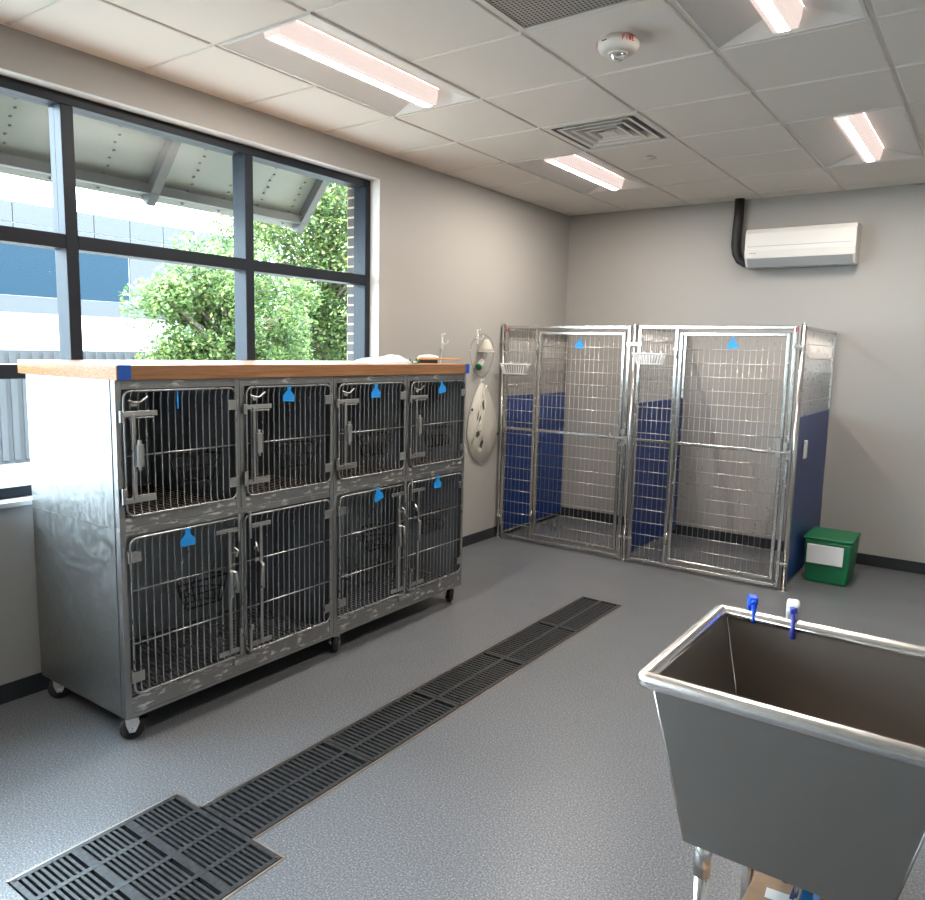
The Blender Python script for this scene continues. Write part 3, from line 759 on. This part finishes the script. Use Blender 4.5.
# recovery cone, shallow dished ellipse with slots round its neck
t = thing('recovery_cone', (.02, -1.43, 1.0), 'translucent beige plastic recovery cone hanging on the wall beside the cages', 'pet cone')
cyc, czc = -1.43, .985
def ell(f, k, dx, dz=0):
    out_ = []
    for q in range(k):
        a = 2 * math.pi * q / k; sn = math.sin(a)
        wd = .225 * (1 - .42 * max(0, sn) ** 1.5)
        out_.append((dx, cyc + wd * f * math.cos(a) - .085 * (1 - f) - .03 * max(0, sn) * f, czc + .285 * f * sn * (1.0 if sn < 0 else 1.35) + .03 * (1 - f)))
    return out_
K = 40
rings = [(1.0, .012), (.98, .020), (.8, .040), (.62, .056), (.42, .072), (.24, .080)]
vs = []; fs = []
for f, dx in rings: vs += ell(f, K, dx)
for a in range(len(rings) - 1):
    for q in range(K):
        if a == 3 and q % 5 in (1, 2) and 9 < q < 29: continue
        fs.append((a * K + q, a * K + (q + 1) % K, (a + 1) * K + (q + 1) % K, (a + 1) * K + q))
fs.append(tuple((len(rings) - 1) * K + q for q in range(K)))
MB().add(vs, fs, 0, True).build('cone', conem, t, solid=.0015)
m = MB(); m.tube(ell(1.0, K, .013), .005, 6, True); m.build('rim', conem, t)
m = MB(); m.tube([(.045, -1.465, 1.345), (.05, -1.50, 1.27), (.066, -1.56, 1.13), (.060, -1.60, .98), (.035, -1.63, .88)], .006, 6); m.build('seam_strap', conem, t)
m = MB()
for (y, z, x) in ((-1.245, .93, .042), (-1.625, 1.16, .03)): m.lathe([(.012, 0), (.012, .006), (0, .008)], (x, y, z), 'x', 12)
m.build('snap', basem, t)

# ------------------------------------------------------------------ air conditioner and line cover
t = thing('air_conditioner', (2.14, 0, 2.37), 'white wall-mounted air conditioner high on the back wall', 'air conditioner')
pr = [(0, 2.395), (-.08, 2.372), (-.15, 2.380), (-.205, 2.445), (-.218, 2.50), (-.215, 2.640), (-.195, 2.675), (0, 2.688)]
MB().prism(pr[:1] + pr[1:], 'x', 1.735, 2.56).build('body', acwhite, t, bevel=.008, seg=3)
m = MB(); m.prism([(-.06, 2.376), (-.148, 2.374), (-.203, 2.440), (-.196, 2.446), (-.145, 2.388), (-.06, 2.388)], 'x', 1.755, 2.54); m.build('outlet_louver', acgrey, t, bevel=.002)
MB().box(1.76, 2.535, -.2195, -.2165, 2.532, 2.536).build('panel_gap', acgrey, t)
MB().box(1.775, 1.83, -.2215, -.2175, 2.478, 2.484).build('nameplate', acgrey, t)
MB().box(1.762, 1.80, -.2215, -.2165, 2.452, 2.466).build('indicator', whiteplastic, t)
m = MB(); m.tube([(1.622, -.045, 2.957), (1.622, -.045, 2.80), (1.618, -.045, 2.68), (1.614, -.045, 2.58), (1.625, -.045, 2.51), (1.655, -.045, 2.45), (1.70, -.045, 2.42), (1.732, -.045, 2.41)], [.040, .040, .040, .039, .037, .034, .03, .025], 14)
tag(m.build('line_set', blackrubber), 'black insulated pipe bundle curving from the ceiling to the air conditioner', 'pipe')

# ------------------------------------------------------------------ floor grates
def slab(name, x0, x1, y0, y1, spines, blocks, lb, cat, pitch, bw, group=None):
    t = None; m = MB(); zt, zb = .004, -.022
    e = .018
    m.box(x0, x1, y0, y0 + e, zb, zt); m.box(x0, x1, y1 - e, y1, zb, zt); m.box(x0, x0 + e, y0 + e, y1 - e, zb, zt); m.box(x1 - e, x1, y0 + e, y1 - e, zb, zt)
    edges = [x0 + e] + [s for s in spines for s in (s - .009, s + .009)] + [x1 - e]
    for s in spines: m.box(s - .009, s + .009, y0 + e, y1 - e, zb, zt)
    for c in range(len(edges) // 2):
        a, b_ = edges[2 * c], edges[2 * c + 1]
        L = (y1 - y0 - 2 * e) / blocks
        for q in range(blocks):
            ya, yb = y0 + e + q * L, y0 + e + (q + 1) * L
            g = .016 if blocks > 1 else 0
            if g and q < blocks - 1: m.box(a, b_, yb - g, yb + g, zb, zt - .0005)
            y = ya + (g if q else 0) + pitch * .5
            while y + bw < yb - (g if q < blocks - 1 else 0):
                m.box(a, b_, y, y + bw, zb, zt - .001); y += pitch
    # corner screws
    for px in (x0 + e * .6, x1 - e * .6):
        for py in (y0 + e * .7, y1 - e * .7): m.lathe([(.007, zt), (.006, zt + .002), (0, zt + .002)], (px, py, 0), 'z', 8)
    o = m.build(name, gratem)
    return tag(o, lb, cat, group)
sec = [-2.194, -2.797, -3.400, -4.003, -4.606, -5.207]
gl = ['black slotted drain grate at the far end of the channel near the dog runs', 'black slotted drain grate second from the far end of the channel', 'black slotted drain grate in the middle of the channel', 'black slotted drain grate second from the square grate', 'black slotted drain grate butting against the square grate']
for k in range(5):
    slab('drain_grate', gx0 + .004, gx1 - .004, sec[k + 1] + .002, sec[k] - .002, [(gx0 + gx1) / 2], 1, gl[k], 'drain grate', .0245, .0125, 'channel drain grates')
sp = [sx0 + (sx1 - sx0) * q / 4 for q in (1, 2, 3)]
slab('floor_grate', sx0 + .004, sx1 - .004, sy0 + .004, sy1 - .004, sp, 3, 'large square black floor grate at the near end of the drain channel', 'drain grate', .0190, .0095)
m = MB()
for (a0, a1, b0, b1) in ((gx0 - .006, gx0 + .002, sy1, gy1), (gx1 - .002, gx1 + .006, sy1, gy1), (gx0 - .006, gx1 + .006, gy1 - .002, gy1 + .006), (sx0 - .006, sx0 + .002, sy0, sy1), (sx1 - .002, sx1 + .006, sy0, sy1), (sx0, gx0, sy1 - .002, sy1 + .006), (gx1, sx1, sy1 - .002, sy1 + .006)):
    m.box(a0, a1, b0, b1, -.02, .002)
struct(m.build('trim_5', steel('channel_edge', (.42, .36, .31), .3, .5)))

# ------------------------------------------------------------------ utility sink
SX0, SX1, SY0, SY1, SZ, SB = 2.944, 3.58, -5.096, -4.494, .889, .494
t = thing('utility_sink', (3.28, -4.8, 0), 'large freestanding stainless steel utility sink with a rolled rim', 'sink')
top = [(SX0 + .018, SY0 + .012), (SX1 - .018, SY0 + .012), (SX1 - .018, SY1 - .012), (SX0 + .018, SY1 - .012)]; bot = [(SX0 + .106, SY0 + .050), (SX1 - .106, SY0 + .050), (SX1 - .106, SY1 - .05), (SX0 + .106, SY1 - .05)]
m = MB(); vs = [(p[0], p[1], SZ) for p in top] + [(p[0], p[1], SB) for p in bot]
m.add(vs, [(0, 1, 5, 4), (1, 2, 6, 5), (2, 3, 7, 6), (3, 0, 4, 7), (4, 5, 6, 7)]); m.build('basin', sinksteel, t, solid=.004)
for a in range(4): MB().tube([vs[a], vs[4 + a]], .0032, 6).build('corner_seam', rimsteel, t)
m = MB(); m.tube(rrect(SX0, SX1, SY0, SY1, .016, 'xy', SZ, 4), .0205, 14, True); m.build('rolled_rim', rimsteel, t)
for (x, y) in ((3.078, -4.985), (SX1 - .134, -4.985), (3.102, -4.60), (SX1 - .134, -4.60)):
    m = MB(); m.cyl((x, y, .03), (x, y, .41), .0180, n=24); lg = m.build('leg', rimsteel, t)
    MB().cyl((x, y, .385), (x, y, SB - .001), .0212, n=24).build('leg_socket', rimsteel, lg); m = MB(); m.lathe([(0, 0), (.024, 0), (.026, .01), (.022, .03), (.0, .03)], (x, y, .001), 'z', 20); m.build('foot', rimsteel, lg)
m = MB(); m.lathe([(.055, 0), (.05, .003), (.035, .002), (.03, -.004), (0, -.004)], (3.28, -4.8, SB + .004), 'z', 24); m.build('drain', rimsteel, t)
m = MB(); m.cyl((3.28, -4.8, .30), (3.28, -4.8, SB - .002), .022, n=16); m.build('drain_pipe', rimsteel, t)

def sprayer(cx_, lb, headm, trigm, nozm, bodym, yaw, big=False):
    # hangs on the back rim by its trigger, bottle behind the sink
    yb = SY1 + .058; c = (cx_, yb, SZ)
    t = thing('spray_bottle', c, lb, 'spray bottle', 'spray bottles on the sink rim')
    z0 = SZ - .015; cc = Vector((cx_, SY1, SZ))
    def shrink(mm):
        mm.v = [tuple(cc + (Vector(q) - cc) * .66 + Vector((0, 0, .006))) for q in mm.v]; return mm
    m = MB(); m.lathe([(0, -.235), (.034, -.235), (.038, -.228), (.038, -.10), (.033, -.075), (.016, -.05), (.014, -.03), (0, -.03)], (cx_, yb, z0), 'z', 24); shrink(m).build('bottle', bodym, t)
    m = MB(); m.cyl((cx_, yb, z0 - .032), (cx_, yb, z0 - .004), .0175, n=20); shrink(m).build('collar', trigm, t)
    if big:
        hd = [(.034, .050), (.034, .085), (.020, .104), (-.022, .104), (-.048, .092), (-.050, .060), (-.030, .046), (-.016, .02), (-.014, -.004), (.014, -.004), (.022, .02)]; hw = .026
    else:
        hd = [(.030, .062), (.022, .088), (-.02, .096), (-.050, .090), (-.052, .060), (-.030, .050), (-.016, .02), (-.014, -.004), (.014, -.004), (.020, .03)]; hw = .019
    m = MB(); m.prism([(yb + p[0], z0 + p[1]) for p in hd], 'x', cx_ - hw, cx_ + hw); m.rot(yaw, c); shrink(m).build('spray_head', headm, t, bevel=.008 if big else .005, seg=3)
    zn = z0 + .072
    m = MB(); m.tube([(cx_, yb - .046, zn), (cx_, yb - .060, zn), (cx_, yb - .072, zn)], [.016, .0155, .012] if big else [.011, .011, .009], 14); m.rot(yaw, c); shrink(m).build('nozzle', nozm, t)
    zl = -.040 if big else -.008
    m = MB(); m.tube([(cx_, yb - .030, z0 + .052), (cx_, yb - .056, z0 + .048), (cx_, yb - .076, z0 + .030), (cx_, yb - .088, z0 + .004), (cx_, yb - .094, z0 + zl)], [.006, .009, .010, .011, .012 if big else .008], 10); m.rot(yaw, c); shrink(m).build('trigger', trigm, t)
sprayer(3.022, 'blue trigger sprayer hanging on the far rim of the sink near its corner', sprayblue, sprayblue, sprayblue, bagm, .35)
sprayer(3.135, 'white trigger sprayer with an indigo trigger on the far rim of the sink', whiteplastic, sprayindigo, sprayindigo, whiteplastic, .25, True)

# cardboard boxes under the sink
def cbox(name, x0, x1, y0, y1, h, rot, lb, ink):
    t = thing(name, ((x0 + x1) / 2, (y0 + y1) / 2, 0), lb, 'box'); c = ((x0 + x1) / 2, (y0 + y1) / 2, 0)
    m = MB(); m.box(x0, x1, y0, y1, .001, h); m.rot(rot, c); m.build('carton', cardboard, t, bevel=.002)
    m = MB(); m.box(x0 + .0, x1, (y0 + y1) / 2 - .0008, (y0 + y1) / 2 + .0008, h, h + .0006); m.rot(rot, c); m.build('flap_seam', brownmat, t)
    if ink:
        GL['G'] = [(0, 0, 0, 1), (0, 1, 1, 1)]
        for q, ch in enumerate('UG'):
            m = MB(); xx, yy = ((3.214, -4.757), (3.256, -4.812))[q]
            for (u0, v0, u1, v1) in GL[ch]:
                stroke(m, (xx + u0 * .048, yy + v0 * .055, h + .0004), (xx + u1 * .048, yy + v1 * .055, h + .0004), (0, 0, 1), .012, .0005)
            m.build('printed_letter', inkblue, t, label='dark blue printed letter')
        m = MB(); m.box(3.196, 3.268, -4.845, -4.806, h, h + .0008); m.rot(.1, (3.23, -4.82, 0)); m.build('address_label', whiteplastic, t, label='white address label')
        m = MB(); m.box(3.274, 3.312, -4.98, -4.752, h, h + .0012); m.build('blue_tape', tagblue, t, label='strip of blue tape')
cbox('cardboard_box', 3.155, 3.415, -5.14, -4.65, .295, -.02, 'open brown cardboard box with dark blue letters and a white label under the sink', True)
cbox('cardboard_box', 3.165, 3.41, -4.58, -4.30, .31, .03, 'plain brown cardboard box behind the lettered box under the sink', False)

# ------------------------------------------------------------------ outside
struct(MB().box(-60, -.31, -40, 50, -.25, -.2).build('ground', groundm))
t = thing('awning', (-.31, -4.6, 3.2), 'pale corrugated metal awning on arms outside the window', 'awning')
ax0, az0, ax1, az1 = -1.20, 2.655, -.31, 3.70
def AP(u, y, off=0):
    nx, nz = -(az1 - az0), (ax1 - ax0); L = math.hypot(nx, nz)
    return Vector((ax0 + (ax1 - ax0) * u + nx / L * off, y, az0 + (az1 - az0) * u + nz / L * off))
ya_, yb_ = -5.08, -2.33
m = MB(); vs = [AP(-.07, ya_, .03), AP(1, ya_, .03), AP(1, yb_, .03), AP(-.07, yb_, .03)]
m.add(vs + [AP(-.07, ya_, .045), AP(1, ya_, .045), AP(1, yb_, .045), AP(-.07, yb_, .045)], [(0, 1, 2, 3), (4, 7, 6, 5), (0, 4, 5, 1), (1, 5, 6, 2), (2, 6, 7, 3), (3, 7, 4, 0)])
m.build('roof_sheet', awnm, t)
m = MB(); y = yb_ - .16
while y > ya_:
    for k in range(26):
        u = -.05 + k * .04
        p = AP(u, y + (.006 if k % 2 else -.006), .026); m.box(p.x - .008, p.x + .008, p.y - .006, p.y + .006, p.z - .004, p.z + .004)
    y -= .305
m.build('seam_clips', awnframe, t)
def bar(m, p, q, w, h):
    p, q = Vector(p), Vector(q); d = (q - p).normalized(); s = Vector((0, 1, 0)); 
    if abs(d.y) > .9: s = Vector((1, 0, 0))
    up = d.cross(s).normalized(); s = up.cross(d)
    vs = [a + s * i * w / 2 + up * j * h / 2 for a in (p, q) for (i, j) in ((-1, -1), (1, -1), (1, 1), (-1, 1))]
    m.add(vs, [(0, 1, 2, 3), (7, 6, 5, 4), (0, 4, 5, 1), (1, 5, 6, 2), (2, 6, 7, 3), (3, 7, 4, 0)])
m = MB(); bar(m, (ax0 + .02, ya_, az0 + .0), (ax0 + .02, yb_, az0 + .0), .06, .06); m.build('edge_beam', awnframe, t)
for y in (-2.37, -3.69, -5.04):
    m = MB(); bar(m, AP(-.06, y, -.02), AP(1.0, y, -.02), .065, .07); m.build('arm', awnframe, t)

def leafcloud(m, rnd, centers, n, size):
    for _ in range(n):
        c, R_ = rnd.choice(centers)
        while True:
            d = Vector((rnd.gauss(0, 1), rnd.gauss(0, 1), rnd.gauss(0, 1)))
            if d.length > .01: break
        d.normalize(); rad = R_ * (rnd.random() ** .45)
        p = Vector(c) + Vector((d.x, d.y, d.z * .85)) * rad
        u = Vector((rnd.gauss(0, 1), rnd.gauss(0, 1), rnd.gauss(0, .6))).normalized()
        w = u.cross(Vector((rnd.gauss(0, .6), rnd.gauss(0, .6), 1))).normalized()
        s = size * rnd.uniform(.7, 1.3)
        k = u.cross(w) * s * .12
        m.add([p - u * s, p - w * s * .55 + k, p + u * s, p + w * s * .55 + k], [(0, 1, 2), (0, 2, 3)])
def tree(loc, h, crown, n, size, lb, seed):
    rnd = random.Random(seed)
    t = thing('tree', (loc[0], loc[1], -.2), lb, 'tree', 'trees outside the window')
    m = MB(); x, y = loc
    m.tube([(x, y, -.2), (x + .05, y - .03, h * .3), (x - .03, y + .05, h * .6), (x, y, h * .85)], [.16, .13, .09, .04], 10)
    for c, R_ in crown:
        z0 = rnd.uniform(.25, .6) * h
        m.tube([(x, y, z0), ((x + c[0]) / 2, (y + c[1]) / 2, (z0 + c[2]) / 2 + .15), c], [.06, .04, .015], 6)
    m.build('trunk', bark, t)
    m = MB(); leafcloud(m, rnd, crown, n, size); m.build('foliage', leafm, t)
def crownset(rnd, c, rx, ry, rz, k, r0, r1):
    out_ = []
    for _ in range(k):
        while True:
            d = [rnd.uniform(-1, 1) for _ in range(3)]
            if sum(q * q for q in d) < 1: break
        out_.append(((c[0] + d[0] * rx, c[1] + d[1] * ry, c[2] + d[2] * rz), rnd.uniform(r0, r1)))
    return out_
tree((-8.5, 4.9), 5.4, crownset(random.Random(11), (-8.5, 4.9, 3.0), 1.8, 2.2, 2.5, 64, .6, .98), 64000, .050, 'large dense green tree outside the window beside the brick edge', 5)
tree((-5.8, .45), 3.1, crownset(random.Random(12), (-5.8, .52, 1.80), .8, 1.55, 1.25, 60, .28, .46), 36000, .036, 'smaller light green tree outside the window in front of the office building', 6)
t = thing('office_building', (-27, 4, -.2), 'grey paneled office building with blue windows far outside the window', 'building')
MB().box(-32, -25, -20, 15.5, -.2, 6.42).build('wall', facadewhite, t)
m = MB(); y = -20
while y < 15.4:
    for (q0, q1) in ((5.0, 5.68), (5.70, 6.40)): m.box(-25, -24.93, y + .015, y + 1.435, q0, q1)
    y += 1.45
m.build('panel_band', facade, t)
m = MB(); m.box(-25, -24.95, -20, 10.35, 3.2, 4.98); m.build('window_band', blueglass, t)
m = MB(); m.box(-25, -24.94, 10.4, 15.5, 3.2, 4.98); m.box(-25, -24.94, -20, 15.5, 2.6, 3.18); m.build('spandrel', facade, t)
m = MB(); m.box(-9.0, -8.4, -3.2, 1.15, -.2, 1.49)
for k in range(26): m.box(-8.4, -8.37, -3.15 + k * .165, -3.06 + k * .165, -.15, 1.46)
tag(m.build('utility_box', facade), 'grey ribbed utility enclosure outside below the light green tree', 'enclosure')

# ------------------------------------------------------------------ light, sky, camera
w = bpy.data.worlds.new('World'); sc.world = w; w.use_nodes = True
bg = w.node_tree.nodes['Background']; bg.inputs[0].default_value = (.70, .85, 1.0, 1); bg.inputs[1].default_value = 11.0
sun = bpy.data.lights.new('sun', 'SUN'); sun.energy = 11.0; sun.angle = .01; sun.color = (1, .95, .86)
so = bpy.data.objects.new('sun', sun); C.objects.link(so)
d = Vector((-.07, -.60, .80)).normalized(); so.rotation_euler = d.to_track_quat('Z', 'Y').to_euler(); so.location = (-10, -10, 20)

cam = bpy.data.cameras.new('camera'); co = bpy.data.objects.new('camera', cam); C.objects.link(co); sc.camera = co
yaw, pit, rol, foc = .6176674, -.13174964, .02334400, 753.684
fw = Vector((-math.sin(yaw) * math.cos(pit), math.cos(yaw) * math.cos(pit), math.sin(pit))); rt = Vector((math.cos(yaw), math.sin(yaw), 0)); up = rt.cross(fw)
r2 = rt * math.cos(rol) + up * math.sin(rol); u2 = -rt * math.sin(rol) + up * math.cos(rol)
M = Matrix(((r2.x, u2.x, -fw.x), (r2.y, u2.y, -fw.y), (r2.z, u2.z, -fw.z))).to_4x4(); M.translation = (3.56365, -6.72154, 1.64370)
co.matrix_world = M
cam.sensor_fit = 'HORIZONTAL'; cam.sensor_width = 36; cam.lens = 36 * foc / 925; cam.clip_end = 200; cam.clip_start = .02

sc.view_settings.view_transform = 'Standard'; sc.view_settings.look = 'None'; sc.view_settings.gamma = 1; sc.view_settings.exposure = 1.46
sc.view_settings.use_curve_mapping = False
sc.cycles.max_bounces = 10; sc.cycles.diffuse_bounces = 5; sc.cycles.glossy_bounces = 4; sc.cycles.transparent_max_bounces = 16
sc.cycles.sample_clamp_indirect = 8; sc.cycles.caustics_reflective = False; sc.cycles.caustics_refractive = False
